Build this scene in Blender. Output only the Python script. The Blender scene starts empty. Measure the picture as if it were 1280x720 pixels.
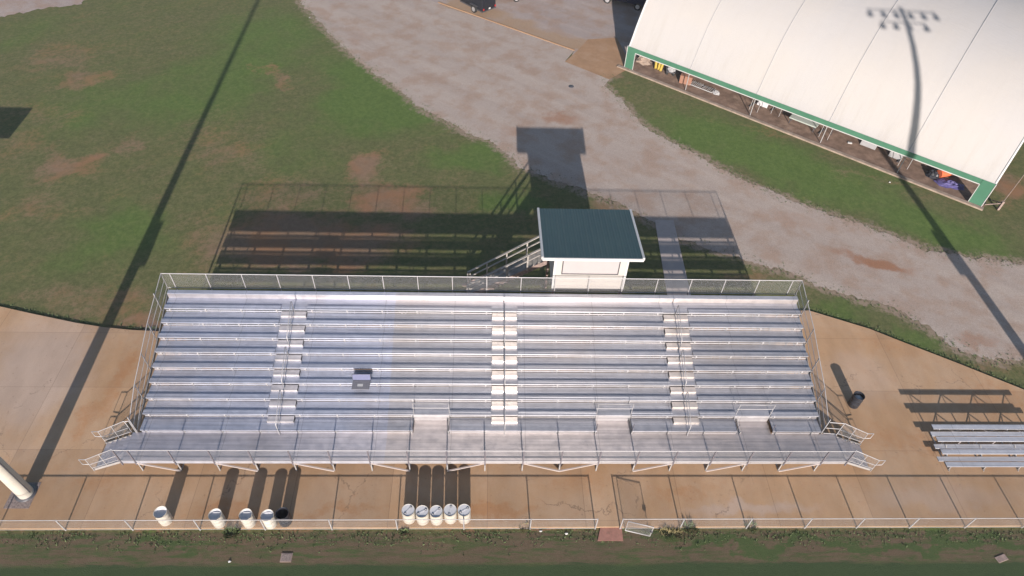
import bpy, math, random
import numpy as np
from mathutils import Vector, Matrix
random.seed(7); RS = np.random.RandomState(3)
S = bpy.context.scene
COL = S.collection
BAY = 1.829
# ------------------------------------------------------------------ camera
CP = Vector((16.4094, -16.3911, 30.5894)); PITCH, YAW, ROLL, FPX = .8156, .0561, .0516, 852.43
Fw = Vector((math.sin(YAW)*math.cos(PITCH), math.cos(YAW)*math.cos(PITCH), -math.sin(PITCH)))
Rt = Vector((math.cos(YAW), -math.sin(YAW), 0)); Up = Rt.cross(Fw)
R2 = Rt*math.cos(ROLL)+Up*math.sin(ROLL); U2 = -Rt*math.sin(ROLL)+Up*math.cos(ROLL)
cam = bpy.data.cameras.new('camera'); co = bpy.data.objects.new('camera', cam); COL.objects.link(co)
co.matrix_world = Matrix(((R2.x, U2.x, -Fw.x, CP.x), (R2.y, U2.y, -Fw.y, CP.y), (R2.z, U2.z, -Fw.z, CP.z), (0, 0, 0, 1)))
cam.sensor_width = 36; cam.lens = FPX/1280*36; cam.clip_end = 3000; cam.clip_start = .5
S.camera = co
def G(u, v, z=0.0):
    """surveyed point: where the sight line of photo pixel u, v meets height z"""
    d = Fw+R2*((u-640)/FPX)-U2*((v-360)/FPX); t = (z-CP.z)/d.z
    return (CP.x+d.x*t, CP.y+d.y*t)
GZ = -.1     # level of the grass; the concrete slab is a step above it
# ------------------------------------------------------------------ light
AZ, EL = -.0301, math.radians(19.5)        # shadows fall towards +Y, a hair to -X
toSun = Vector((-math.sin(AZ)*math.cos(EL), -math.cos(AZ)*math.cos(EL), math.sin(EL)))
w = bpy.data.worlds.new('World'); S.world = w; w.use_nodes = True
nt = w.node_tree; bg = nt.nodes['Background']
sk = nt.nodes.new('ShaderNodeTexSky'); sk.sky_type = 'NISHITA'; sk.sun_disc = False
sk.sun_elevation = EL; sk.sun_rotation = math.atan2(toSun.x, toSun.y); sk.air_density = 1.0; sk.dust_density = .7; sk.ozone_density = 1.2
nt.links.new(sk.outputs[0], bg.inputs[0]); bg.inputs[1].default_value = .075
sl = bpy.data.lights.new('sun', 'SUN'); so = bpy.data.objects.new('sun', sl); COL.objects.link(so)
sl.energy = 4.5; sl.angle = math.radians(.55); sl.color = (1, .9, .82)
so.rotation_mode = 'QUATERNION'; so.rotation_quaternion = toSun.to_track_quat('Z', 'Y'); so.location = (0, -40, 60)
S.view_settings.view_transform = 'Standard'; S.view_settings.look = 'None'; S.view_settings.gamma = 1
S.view_settings.exposure = .92
S.render.engine = 'CYCLES'; S.cycles.transparent_max_bounces = 24
# ------------------------------------------------------------------ material helpers
class NT:
    def __init__(s, name):
        s.m = bpy.data.materials.new(name); s.m.use_nodes = True; s.t = s.m.node_tree
        s.b = s.t.nodes['Principled BSDF']; s.out = s.t.nodes['Material Output']
        g = s.n('ShaderNodeNewGeometry'); s.pos = g.outputs['Position']; s.nor = g.outputs['Normal']
    def n(s, typ, **kw):
        x = s.t.nodes.new(typ)
        for k, v in kw.items(): setattr(x, k, v)
        return x
    def put(s, sock, v):
        if isinstance(v, bpy.types.NodeSocket): s.t.links.new(v, sock)
        elif v is not None: sock.default_value = v
    def math(s, op, a, b=None, c=None):
        x = s.n('ShaderNodeMath', operation=op); s.put(x.inputs[0], a)
        if b is not None: s.put(x.inputs[1], b)
        if c is not None: s.put(x.inputs[2], c)
        return x.outputs[0]
    def vm(s, op, a, b=None):
        x = s.n('ShaderNodeVectorMath', operation=op); s.put(x.inputs[0], a)
        if b is not None: s.put(x.inputs[1], b)
        return x.outputs['Value'] if op == 'LENGTH' else x.outputs[0]
    def noise(s, scale, detail=5, rough=.6, vec=None, dist=0):
        x = s.n('ShaderNodeTexNoise'); s.put(x.inputs['Vector'], vec or s.pos)
        x.inputs['Scale'].default_value = scale; x.inputs['Detail'].default_value = detail
        x.inputs['Roughness'].default_value = rough; x.inputs['Distortion'].default_value = dist
        return x.outputs[0]
    def rng(s, v, a, b, c=0., d=1., smooth=True):
        x = s.n('ShaderNodeMapRange'); x.interpolation_type = 'SMOOTHSTEP' if smooth else 'LINEAR'
        s.put(x.inputs[0], v)
        for i, q in enumerate((a, b, c, d)): x.inputs[i+1].default_value = q
        return x.outputs[0]
    def mix(s, f, a, b):
        x = s.n('ShaderNodeMix', data_type='RGBA'); s.put(x.inputs[0], f)
        s.put(x.inputs[6], a if isinstance(a, bpy.types.NodeSocket) else (*a, 1)); s.put(x.inputs[7], b if isinstance(b, bpy.types.NodeSocket) else (*b, 1))
        return x.outputs[2]
    def scale(s, col, f):
        return s.vm('MULTIPLY', col, s.comb(f, f, f))
    def comb(s, a, b, c):
        x = s.n('ShaderNodeCombineXYZ'); s.put(x.inputs[0], a); s.put(x.inputs[1], b); s.put(x.inputs[2], c); return x.outputs[0]
    def mapping(s, vec, loc=(0, 0, 0), rot=(0, 0, 0), sc=(1, 1, 1), typ='TEXTURE'):
        x = s.n('ShaderNodeMapping', vector_type=typ); s.put(x.inputs[0], vec)
        x.inputs[1].default_value = loc; x.inputs[2].default_value = rot; x.inputs[3].default_value = sc; return x.outputs[0]
    def blobs(s, lst, wob=None):
        """soft patches (u, v, ru, rv, amount[, angle]) surveyed on the ground"""
        wob = wob or s.pos; acc = None
        for b in lst:
            u, v, ru, rv, am = b[:5]; an = b[5] if len(b) > 5 else 0
            c = G(u, v, 0); a = G(u+ru, v, 0); d = G(u, v+rv, 0)
            rx = math.dist(c, a); ry = math.dist(c, d)
            p = s.mapping(wob, (c[0], c[1], 0), (0, 0, an), (rx, ry, 1e4))
            f = s.math('MULTIPLY', s.rng(s.vm('LENGTH', p), 1.15, .25), am)
            acc = f if acc is None else s.math('ADD', acc, f)
        return acc
    def done(s, col, rough=.85, metal=0, spec=None, bump=None, bs=.3, bd=.02):
        s.put(s.b.inputs['Base Color'], col if isinstance(col, bpy.types.NodeSocket) else (*col, 1))
        s.put(s.b.inputs['Roughness'], rough); s.put(s.b.inputs['Metallic'], metal)
        if spec is not None: s.b.inputs['Specular IOR Level'].default_value = spec
        if bump is not None:
            x = s.n('ShaderNodeBump'); x.inputs['Strength'].default_value = bs; x.inputs['Distance'].default_value = bd
            s.put(x.inputs['Height'], bump); s.t.links.new(x.outputs[0], s.b.inputs['Normal'])
        return s.m
def wobble(t, amp=1.2, sc=.6):
    x = t.n('ShaderNodeTexNoise'); x.inputs['Scale'].default_value = sc; x.inputs['Detail'].default_value = 6; x.inputs['Roughness'].default_value = .65
    t.put(x.inputs['Vector'], t.pos)
    return t.vm('ADD', t.pos, t.vm('MULTIPLY', t.vm('SUBTRACT', x.outputs['Color'], (.5, .5, .5)), (amp*2, amp*2, 0)))
M = {}
def grass():
    t = NT('grass'); va = t.n('ShaderNodeAttribute', attribute_name='verge'); W = wobble(t, 3.2, .3)
    n1 = t.noise(.35, 6, .6); n2 = t.noise(3.5, 6, .75); n3 = t.noise(26, 3, .7); n4 = t.noise(.9, 5, .7, t.mapping(t.pos, rot=(0, 0, .5), sc=(2.2, .8, 1)))
    lush = t.blobs([(500, 95, 120, 60, 1.1, -.5), (470, 140, 110, 40, .7), (330, 50, 100, 60, .6), (590, 195, 70, 30, .7), (250, 120, 110, 60, .55), (150, 290, 80, 45, .55), (110, 130, 90, 50, .4), (350, 190, 90, 50, .3), (30, 40, 50, 30, .3),
                    (900, 170, 120, 40, .75, -.5), (1020, 220, 120, 40, .75, -.5), (1180, 290, 110, 30, .75, -.4), (1050, 385, 60, 12, .5), (1120, 215, 60, 25, .4), (1150, 430, 120, 20, .5), (640, 250, 60, 20, .7), (70, 330, 50, 25, .3),
                    (210, 678, 110, 9, .9), (930, 684, 150, 9, 1.1), (1180, 680, 200, 9, 1.2), (60, 676, 40, 6, .4)], W)
    dirt = t.blobs([(400, 300, 150, 40, .75), (110, 95, 36, 14, .6), (75, 70, 60, 22, .4), (85, 205, 55, 20, .8), (155, 180, 26, 12, .55), (455, 208, 36, 22, 1.1, -.4), (480, 245, 55, 24, 1.0), (520, 262, 40, 14, .6), (330, 82, 30, 5, .6, -.75), (352, 98, 30, 5, .6, -.75),
                    (350, 240, 60, 30, .35), (200, 398, 70, 16, .95), (150, 370, 70, 22, .45), (60, 370, 60, 22, .35), (310, 300, 90, 60, .55), (420, 300, 120, 45, .4), (40, 255, 40, 25, .3), (270, 165, 60, 40, .25), (60, 140, 60, 20, .35), (20, 180, 40, 25, .3), (300, 195, 60, 25, .35),
                    (700, 270, 60, 20, .3), (780, 265, 40, 12, .7), (930, 340, 40, 10, .5), (770, 92, 14, 8, .6), (1265, 235, 28, 24, .9), (1000, 170, 150, 5, .35, -.4), (1100, 222, 120, 6, .4, -.4),
                    (1230, 462, 60, 8, .5), (1160, 442, 60, 6, .4), (100, 700, 120, 5, .4), (640, 684, 160, 8, .8), (430, 686, 120, 10, .8), (700, 665, 60, 5, .5), (120, 664, 500, 4, .6), (700, 664, 600, 4, .45), (900, 697, 500, 3, .6), (350, 697, 400, 5, .6), (30, 682, 50, 10, .5)], W)
    g = t.mix(t.rng(n2, .3, .7), (.078, .09, .036), (.124, .13, .055))
    gl = t.mix(t.rng(n2, .3, .7), (.066, .108, .028), (.105, .152, .043))
    k = t.math('ADD', lush, t.math('MULTIPLY', t.math('SUBTRACT', n1, .5), 1.2))
    g = t.mix(t.rng(k, -.05, .85), g, gl)
    so_ = t.mix(n2, (.15, .09, .06), (.29, .19, .135))
    so_ = t.mix(t.rng(n1, .4, .65), so_, (.26, .135, .08))
    d = t.math('ADD', dirt, t.math('MULTIPLY', t.math('SUBTRACT', n2, .5), 1.3)); d = t.math('ADD', d, t.math('MULTIPLY', t.math('SUBTRACT', n4, .5), 1.3))
    d = t.math('SUBTRACT', d, t.math('MULTIPLY', lush, .4))
    c = t.mix(t.rng(d, -.15, 1.05, 0, .85), g, so_)
    xy = t.n('ShaderNodeSeparateXYZ'); t.put(xy.inputs[0], t.pos)
    st = t.noise(1, 6, .7, t.mapping(t.pos, sc=(1.6, .22, 1)), .3)
    strip = t.mix(t.rng(t.math('ADD', st, t.math('MULTIPLY', lush, .16)), .42, .66), t.mix(n2, (.085, .062, .04), (.15, .11, .075)), t.mix(n2, (.045, .07, .025), (.075, .1, .04)))
    c = t.mix(t.rng(xy.outputs[1], -3.1, -2.9, 1, 0), c, strip)
    # the field beyond the fence is denser, darker turf
    sx = t.n('ShaderNodeSeparateXYZ'); t.put(sx.inputs[0], t.pos)
    fy = t.math('ADD', sx.outputs[1], t.math('MULTIPLY', t.math('SUBTRACT', st, .5), .8))
    c = t.mix(t.rng(fy, -4.62, -4.42, 1, 0), c, t.mix(n2, (.035, .055, .024), (.055, .08, .036)))
    c = t.scale(c, t.rng(n3, .25, .75, .84, 1.16))
    vg = t.math('ADD', va.outputs['Fac'], t.math('MULTIPLY', t.math('SUBTRACT', t.noise(1.6, 7, .8), .5), 2.2))
    c = t.mix(t.rng(vg, .45, .95, 0, .9), c, t.scale(t.mix(n2, (.2, .14, .095), (.33, .265, .22)), t.rng(n3, .25, .75, .8, 1.15)))
    b = t.math('ADD', n3, t.math('MULTIPLY', n2, .7))
    return t.done(c, .95, spec=.15, bump=b, bs=.6, bd=.05)
def gravel(name, grey=.0):
    t = NT(name); W = wobble(t, 1.6, .5)
    n1 = t.noise(.5, 6, .6); n3 = t.noise(30, 3, .8); n5 = t.noise(9, 5, .8)
    tr = t.math('ADD', t.math('MULTIPLY', t.noise(.5, 4, .6, t.mapping(t.pos, rot=(0, 0, -.66), sc=(9, .6, 1)), .5), .72), t.math('MULTIPLY', t.noise(2.2, 6, .75), .28))
    c = t.mix(t.rng(tr, .2, .8), (.3, .248, .22), (.38, .32, .28)) if not grey else t.mix(t.rng(tr, .3, .7), (.28, .235, .22), (.34, .285, .26))
    c = t.mix(t.rng(n1, .42, .66, 0, .5), c, (.27, .17, .115))
    rust = t.blobs([(702, 146, 36, 12, .7), (940, 390, 5, 4, .1), (1095, 325, 60, 12, .9, -.3), (1220, 425, 50, 10, .55), (640, 165, 30, 14, .5), (445, 45, 22, 18, .4), (760, 200, 60, 18, .3), (990, 275, 80, 14, .4, -.35), (1180, 360, 60, 14, .3)], W)
    c = t.mix(t.rng(t.math('ADD', rust, t.math('MULTIPLY', t.math('SUBTRACT', n5, .5), .8)), .2, 1.0, 0, .85), c, (.25, .115, .06))
    if grey:
        tan = t.blobs([(575, 6, 30, 9, 1), (610, 16, 34, 9, 1), (645, 29, 34, 10, 1), (680, 43, 36, 11, 1), (715, 54, 36, 11, 1), (752, 60, 30, 14, .8)], W)
        c = t.mix(t.rng(tan, .1, .8, 0, .7), c, (.3, .2, .12))
    c = t.scale(c, t.math('MULTIPLY', t.rng(n3, .25, .75, .78, 1.22), t.rng(n5, .3, .7, .9, 1.1)))
    return t.done(c, .95, spec=.2, bump=n3, bs=.5, bd=.03)
def slab():
    t = NT('stained_concrete'); W = wobble(t, 1.5, .5)
    n1 = t.noise(.3, 6, .65, None, .5); n2 = t.noise(2.2, 6, .7); n3 = t.noise(22, 3, .7); n4 = t.noise(1.1, 4, .6, t.mapping(t.pos, sc=(1, 3, 1)))
    c = t.mix(t.rng(n1, .36, .66), (.355, .225, .13), (.378, .258, .168))
    c = t.mix(t.rng(n2, .45, .75, 0, .6), c, (.36, .215, .125))
    lite = t.blobs([(40, 480, 90, 70, .9), (60, 420, 90, 40, .6), (1080, 470, 50, 50, .45), (780, 590, 15, 30, .1), (940, 635, 120, 14, .7), (1180, 620, 130, 25, .5), (30, 560, 60, 16, .3)], W)
    c = t.mix(t.rng(lite, 0, 1, 0, .8), c, (.385, .3, .25))
    rust = t.blobs([(130, 500, 18, 75, .55, -.25), (600, 640, 90, 14, .8), (430, 640, 90, 12, .5), (290, 640, 70, 14, .6), (120, 600, 60, 14, .4), (1120, 550, 70, 26, .4), (1240, 500, 90, 30, .4), (730, 600, 50, 20, .4), (850, 610, 60, 12, .5), (1120, 430, 60, 20, .35), (165, 450, 16, 30, .4)], W)
    c = t.mix(t.rng(t.math('ADD', rust, t.math('MULTIPLY', t.math('SUBTRACT', n2, .5), .9)), .05, .9, 0, .85), c, (.33, .17, .08))
    spots = t.rng(t.noise(6, 2, .5), .66, .74, 0, .35)
    c = t.mix(spots, c, (.16, .1, .07))
    vo = t.n('ShaderNodeTexVoronoi', feature='DISTANCE_TO_EDGE'); vo.inputs['Scale'].default_value = .16; t.put(vo.inputs['Vector'], W)
    ck = t.math('MULTIPLY', t.rng(vo.outputs['Distance'], .0012, .004, 1, 0), t.rng(n1, .5, .58, 0, .5)); c = t.mix(ck, c, (.09, .06, .045))
    # saw cut joints, each pour a little different
    x = t.n('ShaderNodeSeparateXYZ'); t.put(x.inputs[0], t.pos)
    cx_ = t.math('FLOOR', t.math('ADD', t.math('DIVIDE', t.math('ADD', x.outputs[0], 100.7), 4.6), .5)); cy_ = t.math('FLOOR', t.math('ADD', t.math('DIVIDE', t.math('ADD', x.outputs[1], 100.6), 3.7), .5))
    wn = t.n('ShaderNodeTexWhiteNoise'); t.put(wn.inputs['Vector'], t.comb(cx_, cy_, 0)); c = t.scale(c, t.rng(wn.outputs[0], 0, 1, .9, 1.08, False))
    c = t.scale(c, t.rng(x.outputs[1], -2.9, -2.3, .93, 1))
    jx = t.math('ABSOLUTE', t.math('SUBTRACT', t.math('FRACT', t.math('DIVIDE', t.math('ADD', x.outputs[0], 100.7), 4.6)), .5))
    jy = t.math('ABSOLUTE', t.math('SUBTRACT', t.math('FRACT', t.math('DIVIDE', t.math('ADD', x.outputs[1], 100.6), 3.7)), .5))
    j = t.rng(t.math('MINIMUM', jx, jy), .0015, .004, 1, 0)
    c = t.mix(t.math('MULTIPLY', j, .45), c, (.1, .065, .05))
    c = t.scale(c, t.math('MULTIPLY', t.rng(n3, .25, .75, .93, 1.07), t.rng(n4, .3, .7, .93, 1.07)))
    return t.done(c, .85, spec=.25, bump=n3, bs=.15, bd=.01)
def plain(name, col, rough=.6, metal=0, var=.12, sc=3, spec=.4, dirt=None, emis=None):
    t = NT(name); n = t.noise(sc, 5, .65)
    c = t.scale(t.mix(0, col, col), t.rng(n, .25, .75, 1-var, 1+var))
    if dirt: c = t.mix(t.rng(t.noise(sc*.5, 6, .75), .5, .75, 0, .6), c, dirt)
    return t.done(c, t.rng(n, .2, .8, rough*.9, min(1, rough*1.1)), metal, spec)
def alu(name, col=(.43, .45, .51), rough=.43, an=.7, metal=.64):
    """extruded aluminium planks, grooves along X"""
    t = NT(name)
    x = t.n('ShaderNodeSeparateXYZ'); t.put(x.inputs[0], t.pos)
    pl = t.n('ShaderNodeTexNoise'); pl.inputs['Scale'].default_value = 1; pl.inputs['Detail'].default_value = 4
    t.put(pl.inputs['Vector'], t.mapping(t.pos, sc=(7, .12, .3)))
    n = t.noise(2.5, 5, .7); n2 = t.noise(.3, 3, .5)
    f = t.math('MULTIPLY', t.rng(pl.outputs[0], .25, .75, .8, 1.14), t.rng(n, .3, .7, .94, 1.05))
    # plank lots: the first six and a half bays came from another batch, fresher and bluer
    lot = t.rng(x.outputs[0], 11.62, 11.66, 0, 1)
    c = t.mix(lot, (col[0]*1.0, col[1]*1.01, col[2]*1.06), (col[0]*.98, col[1]*.94, col[2]*.90))
    c = t.mix(t.rng(n2, .5, .75, 0, .3), c, (.42, .37, .34))
    c = t.scale(c, f)
    g = t.math('SINE', t.math('MULTIPLY', t.math('ADD', x.outputs[1], x.outputs[2]), 210))
    j = t.math('ABSOLUTE', t.math('SUBTRACT', t.math('FRACT', t.math('DIVIDE', t.math('ADD', x.outputs[0], 60.2), 3.658)), .5))
    c = t.scale(c, t.rng(j, .0015, .004, .62, 1))
    sc = t.noise(5, 6, .8, t.mapping(t.pos, sc=(1.4, .5, .5))); c = t.mix(t.rng(sc, .6, .72, 0, .3), c, (.3, .27, .25))
    m = t.done(c, t.rng(n, .2, .8, rough*.85, rough*1.15), metal, .5, bump=g, bs=.12, bd=.004)
    tan = t.vm('CROSS_PRODUCT', t.nor, (1, 0, 0))
    t.b.inputs['Anisotropic'].default_value = an; t.put(t.b.inputs['Tangent'], tan)
    return m
def mesh_mat(name, axis, pitch=.055, wth=.085, col=(.42, .42, .44)):
    """woven wire: open diamonds between wires"""
    t = NT(name); x = t.n('ShaderNodeSeparateXYZ'); t.put(x.inputs[0], t.pos)
    a = x.outputs[0] if axis == 'x' else (x.outputs[1] if axis == 'y' else t.math('MULTIPLY', t.math('ADD', x.outputs[0], x.outputs[1]), .8)); z = x.outputs[2]
    if axis == 'floor': z = x.outputs[1]; a = x.outputs[0]
    p = t.math('FRACT', t.math('DIVIDE', t.math('ADD', t.math('ADD', a, z), 200), pitch*1.414))
    q = t.math('FRACT', t.math('DIVIDE', t.math('ADD', t.math('SUBTRACT', a, z), 200), pitch*1.414))
    f = t.math('LESS_THAN', t.math('MINIMUM', p, q), wth)
    t.done(col, .5, .5); tr = t.n('ShaderNodeBsdfTransparent'); mx = t.n('ShaderNodeMixShader')
    t.put(mx.inputs[0], f); t.t.links.new(tr.outputs[0], mx.inputs[1]); t.t.links.new(t.b.outputs[0], mx.inputs[2]); t.t.links.new(mx.outputs[0], t.out.inputs[0])
    return t.m
M['grass'] = grass(); M['road'] = gravel('gravel'); M['lot'] = gravel('lot_gravel', 1); M['slab'] = slab()
M['alu'] = alu('aluminium_plank'); M['alu_step'] = alu('aluminium_step', (.5, .475, .49), .45, .85, .74); M['alu_small'] = alu('aluminium_bright', (.56, .59, .66), .45, .5, .5); M['alu_aisle'] = alu('aluminium_aisle', (.6, .565, .55), .46, .9, .82); M['riser'] = alu('aluminium_riser', (.38, .385, .42), .5, .5, .5)
M['rail'] = plain('galvanised_pipe', (.4, .39, .4), .5, .35, .08)
M['frame'] = plain('galvanised_angle', (.34, .33, .33), .55, .3, .12)
M['darkrail'] = plain('dark_pipe', (.13, .12, .14), .6, .2, .1)  # darker pipe colour for the front rail and recess posts
M['brace'] = plain('bright_angle', (.5, .44, .42), .5, .2, .05)
M['mesh_x'] = mesh_mat('chain_link_along', 'x'); M['mesh_y'] = mesh_mat('chain_link_side', 'y'); M['mesh_f'] = mesh_mat('fence_wire', 'x', .06, .06); M['mesh_d'] = mesh_mat('gate_wire', 'd', .055, .1)
M['apron'] = plain('tan_apron', (.3, .185, .11), .9, 0, .12, .8, .2, dirt=(.33, .25, .19))
M['kerb'] = plain('kerb_concrete', (.27, .21, .17), .9, 0, .25, 2)
M['pathc'] = plain('path_concrete', (.36, .31, .29), .9, 0, .08, 2)
M['white'] = plain('white_plastic', (.47, .44, .39), .5, 0, .06, 2, .3, dirt=(.5, .44, .36))
M['white_in'] = plain('drum_inside', (.5, .5, .52), .6, 0, .1, 3)
M['lid'] = plain('drum_lid', (.5, .5, .52), .5, 0, .06, 4)
M['black'] = plain('black_plastic', (.02, .022, .03), .45, 0, .2, 4)
M['dark'] = plain('dark_metal', (.08, .08, .09), .5, .3, .2, 4)
M['wall'] = plain('white_siding', (.4, .375, .355), .7, 0, .04, 1.5, .3, dirt=(.37, .34, .31))
M['shut'] = plain('shutter_panel', (.34, .31, .315), .6, 0, .03, 2, .3)
M['wood'] = plain('weathered_wood', (.24, .18, .16), .85, 0, .25, 6)
M['woodrail'] = plain('grey_wood', (.3, .28, .26), .85, 0, .2, 5)
M['soil'] = plain('tent_soil', (.19, .13, .1), .95, 0, .35, 1.2, .2, dirt=(.3, .22, .17))
M['green'] = plain('green_vinyl', (.055, .155, .1), .5, 0, .08, 1)
M['wtrim'] = plain('white_trim', (.45, .45, .45), .5, 0, .05, 2)
M['pole'] = plain('pole_steel', (.5, .47, .42), .5, .15, .08, 1.5, dirt=(.42, .38, .33))
M['pad'] = plain('pad_gravel', (.2, .16, .15), .95, 0, .5, 14)
M['mat'] = plain('red_clay_mat', (.28, .14, .11), .9, 0, .15, 5)
M['yellow'] = plain('yellow_foam', (.42, .31, .06), .6, 0, .08, 3); M['orange'] = plain('orange_foam', (.55, .12, .05), .6, 0, .08, 3)
M['purple'] = plain('purple_tarp', (.085, .075, .2), .6, 0, .3, 4); M['brownbox'] = plain('brown_board', (.25, .13, .09), .8, 0, .12, 5)
M['pale'] = plain('pale_pad', (.36, .4, .37), .7, 0, .06, 2); M['grey'] = plain('grey_panel', (.3, .3, .31), .6, 0, .06, 3)
M['tyre'] = plain('tyre_rubber', (.02, .02, .02), .8, 0, .1); M['rim'] = plain('alloy_rim', (.6, .6, .62), .35, .7, .05)
M['trailer'] = plain('black_trailer_skin', (.012, .014, .02), .3, .0, .1); M['car'] = plain('dark_maroon_paint', (.035, .008, .02), .25, .3, .05); M['truck'] = plain('navy_paint', (.012, .02, .05), .25, .3, .05)
M['glass'] = plain('dark_glass', (.02, .025, .03), .08, 0, .02); M['redlamp'] = plain('red_lens', (.4, .02, .02), .3); M['lens'] = plain('clear_lens', (.6, .6, .6), .2)
M['net'] = plain('dark_mesh_fabric', (.15, .15, .17), .7, 0, .25, 20); M['bluefab'] = plain('slate_blue_fabric', (.12, .13, .22), .7, 0, .1, 8)
M['weed'] = plain('weed_leaf', (.085, .115, .045), .8, 0, .3, 5); M['weed2'] = plain('dry_weed_leaf', (.2, .17, .08), .85, 0, .3, 5)
def roofmetal():
    t = NT('green_metal_roof'); n = t.noise(1.2, 5, .7)
    c = t.mix(t.rng(n, .3, .7), (.03, .06, .068), (.04, .076, .082))
    c = t.mix(t.rng(t.noise(1, 6, .75, t.mapping(t.pos, sc=(.25, 3, 3))), .5, .8, 0, .35), c, (.07, .085, .09))
    return t.done(c, t.rng(n, .3, .7, .45, .6), .0, .35)
M['roof'] = roofmetal()
def membrane():
    t = NT('white_membrane'); n = t.noise(.25, 4, .5); n2 = t.noise(1.8, 6, .7, t.mapping(t.pos, rot=(0, 0, .66), sc=(.4, 2.2, 2.2)))
    c = t.mix(t.rng(n, .3, .7), (.385, .372, .368), (.395, .375, .36))
    c = t.mix(t.rng(n2, .55, .8, 0, .35), c, (.35, .33, .315))
    gz = t.n('ShaderNodeSeparateXYZ'); t.put(gz.inputs[0], t.pos)
    dr = t.noise(1, 6, .8, t.mapping(t.pos, rot=(0, 0, -.675), sc=(.5, 5, 5)))
    c = t.mix(t.math('MULTIPLY', t.rng(gz.outputs[2], 2.2, 5.5, .28, .08), t.rng(dr, .45, .75)), c, (.27, .24, .2))
    return t.done(c, .6, 0, .25, bump=t.math('ADD', n, t.math('MULTIPLY', n2, .3)), bs=.35, bd=.15)
M['membrane'] = membrane()
# ------------------------------------------------------------------ mesh helpers
class MB:
    def __init__(s): s.v = []; s.f = []; s.sm = []
    def add(s, vs, fs, smooth=False):
        o = len(s.v); s.v += [tuple(p) for p in vs]; s.f += [tuple(i+o for i in f) for f in fs]; s.sm += [smooth]*len(fs); return s
    def box(s, x0, y0, z0, x1, y1, z1):
        vs = [(x0, y0, z0), (x1, y0, z0), (x1, y1, z0), (x0, y1, z0), (x0, y0, z1), (x1, y0, z1), (x1, y1, z1), (x0, y1, z1)]
        return s.add(vs, [(0, 3, 2, 1), (4, 5, 6, 7), (0, 1, 5, 4), (1, 2, 6, 5), (2, 3, 7, 6), (3, 0, 4, 7)])
    def bar(s, a, b, w_, h_=None, up=(0, 0, 1)):
        a = Vector(a); b = Vector(b); h_ = h_ or w_; d = (b-a).normalized(); upv = Vector(up)
        if abs(d.dot(upv)) > .99: upv = Vector((0, 1, 0))
        x = d.cross(upv).normalized(); y = x.cross(d); vs = []
        for p in (a, b):
            for i, j in ((-1, -1), (1, -1), (1, 1), (-1, 1)): vs.append(p+x*(i*w_/2)+y*(j*h_/2))
        return s.add(vs, [(0, 1, 2, 3), (7, 6, 5, 4), (0, 4, 5, 1), (1, 5, 6, 2), (2, 6, 7, 3), (3, 7, 4, 0)])
    def tube(s, pts, r, n=8, caps=True):
        pts = [Vector(p) for p in pts]; rs = r if isinstance(r, (list, tuple)) else [r]*len(pts); vs = []; fs = []; px = None
        for i, p in enumerate(pts):
            d = ((pts[min(i+1, len(pts)-1)]-p).normalized()+(p-pts[max(i-1, 0)]).normalized()).normalized()
            if px is None:
                px = d.orthogonal().normalized()
            else: px = (px-d*px.dot(d)).normalized()
            y = d.cross(px)
            for k in range(n): a = 2*math.pi*k/n; vs.append(p+(px*math.cos(a)+y*math.sin(a))*rs[i])
        for i in range(len(pts)-1):
            for k in range(n): fs.append((i*n+k, i*n+(k+1) % n, (i+1)*n+(k+1) % n, (i+1)*n+k))
        s.add(vs, fs, True)
        if caps:
            s.add(vs[:n][::-1], [tuple(range(n))]); s.add(vs[-n:], [tuple(range(n))])
        return s
    def lathe(s, prof, n=24, c=(0, 0, 0)):
        vs = []; fs = []
        for r, z in prof:
            for k in range(n): a = 2*math.pi*k/n; vs.append((c[0]+r*math.cos(a), c[1]+r*math.sin(a), c[2]+z))
        for i in range(len(prof)-1):
            for k in range(n): fs.append((i*n+k, i*n+(k+1) % n, (i+1)*n+(k+1) % n, (i+1)*n+k))
        return s.add(vs, fs, True)
    def quad(s, a, b, c, d): return s.add([a, b, c, d], [(0, 1, 2, 3)])
    def build(s, name, mat, parent=None, bevel=0, loc=None, rotz=None):
        m = bpy.data.meshes.new(name); m.from_pydata(s.v, [], s.f); m.update()
        m.polygons.foreach_set('use_smooth', s.sm); o = bpy.data.objects.new(name, m); COL.objects.link(o)
        if mat: m.materials.append(mat)
        if parent: o.parent = parent
        if bevel:
            b = o.modifiers.new('b', 'BEVEL'); b.width = bevel; b.segments = 1; b.limit_method = 'ANGLE'
        if loc: o.location = loc
        if rotz is not None: o.rotation_euler.z = rotz
        return o
def tag(o, label, cat, group=None):
    o['label'] = label; o['category'] = cat
    if group: o['group'] = group
    return o
def empty(name, loc, label, cat, group=None, rotz=0):
    o = bpy.data.objects.new(name, None); COL.objects.link(o); o.location = loc; o.rotation_euler.z = rotz
    o.empty_display_size = .2; return tag(o, label, cat, group)
def kids(o): return [c for c in list(COL.objects) if c.parent == o]
def dup(o, loc, rotz=0, label=None):
    def rec(a, par):
        c = a.copy(); COL.objects.link(c)
        if par: c.parent = par
        for k in kids(a): rec(k, c)
        return c
    c = rec(o, None); c.location = loc; c.rotation_euler.z = rotz
    if label: c['label'] = label
    return c
def struct(o): o['kind'] = 'structure'; return o
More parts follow.
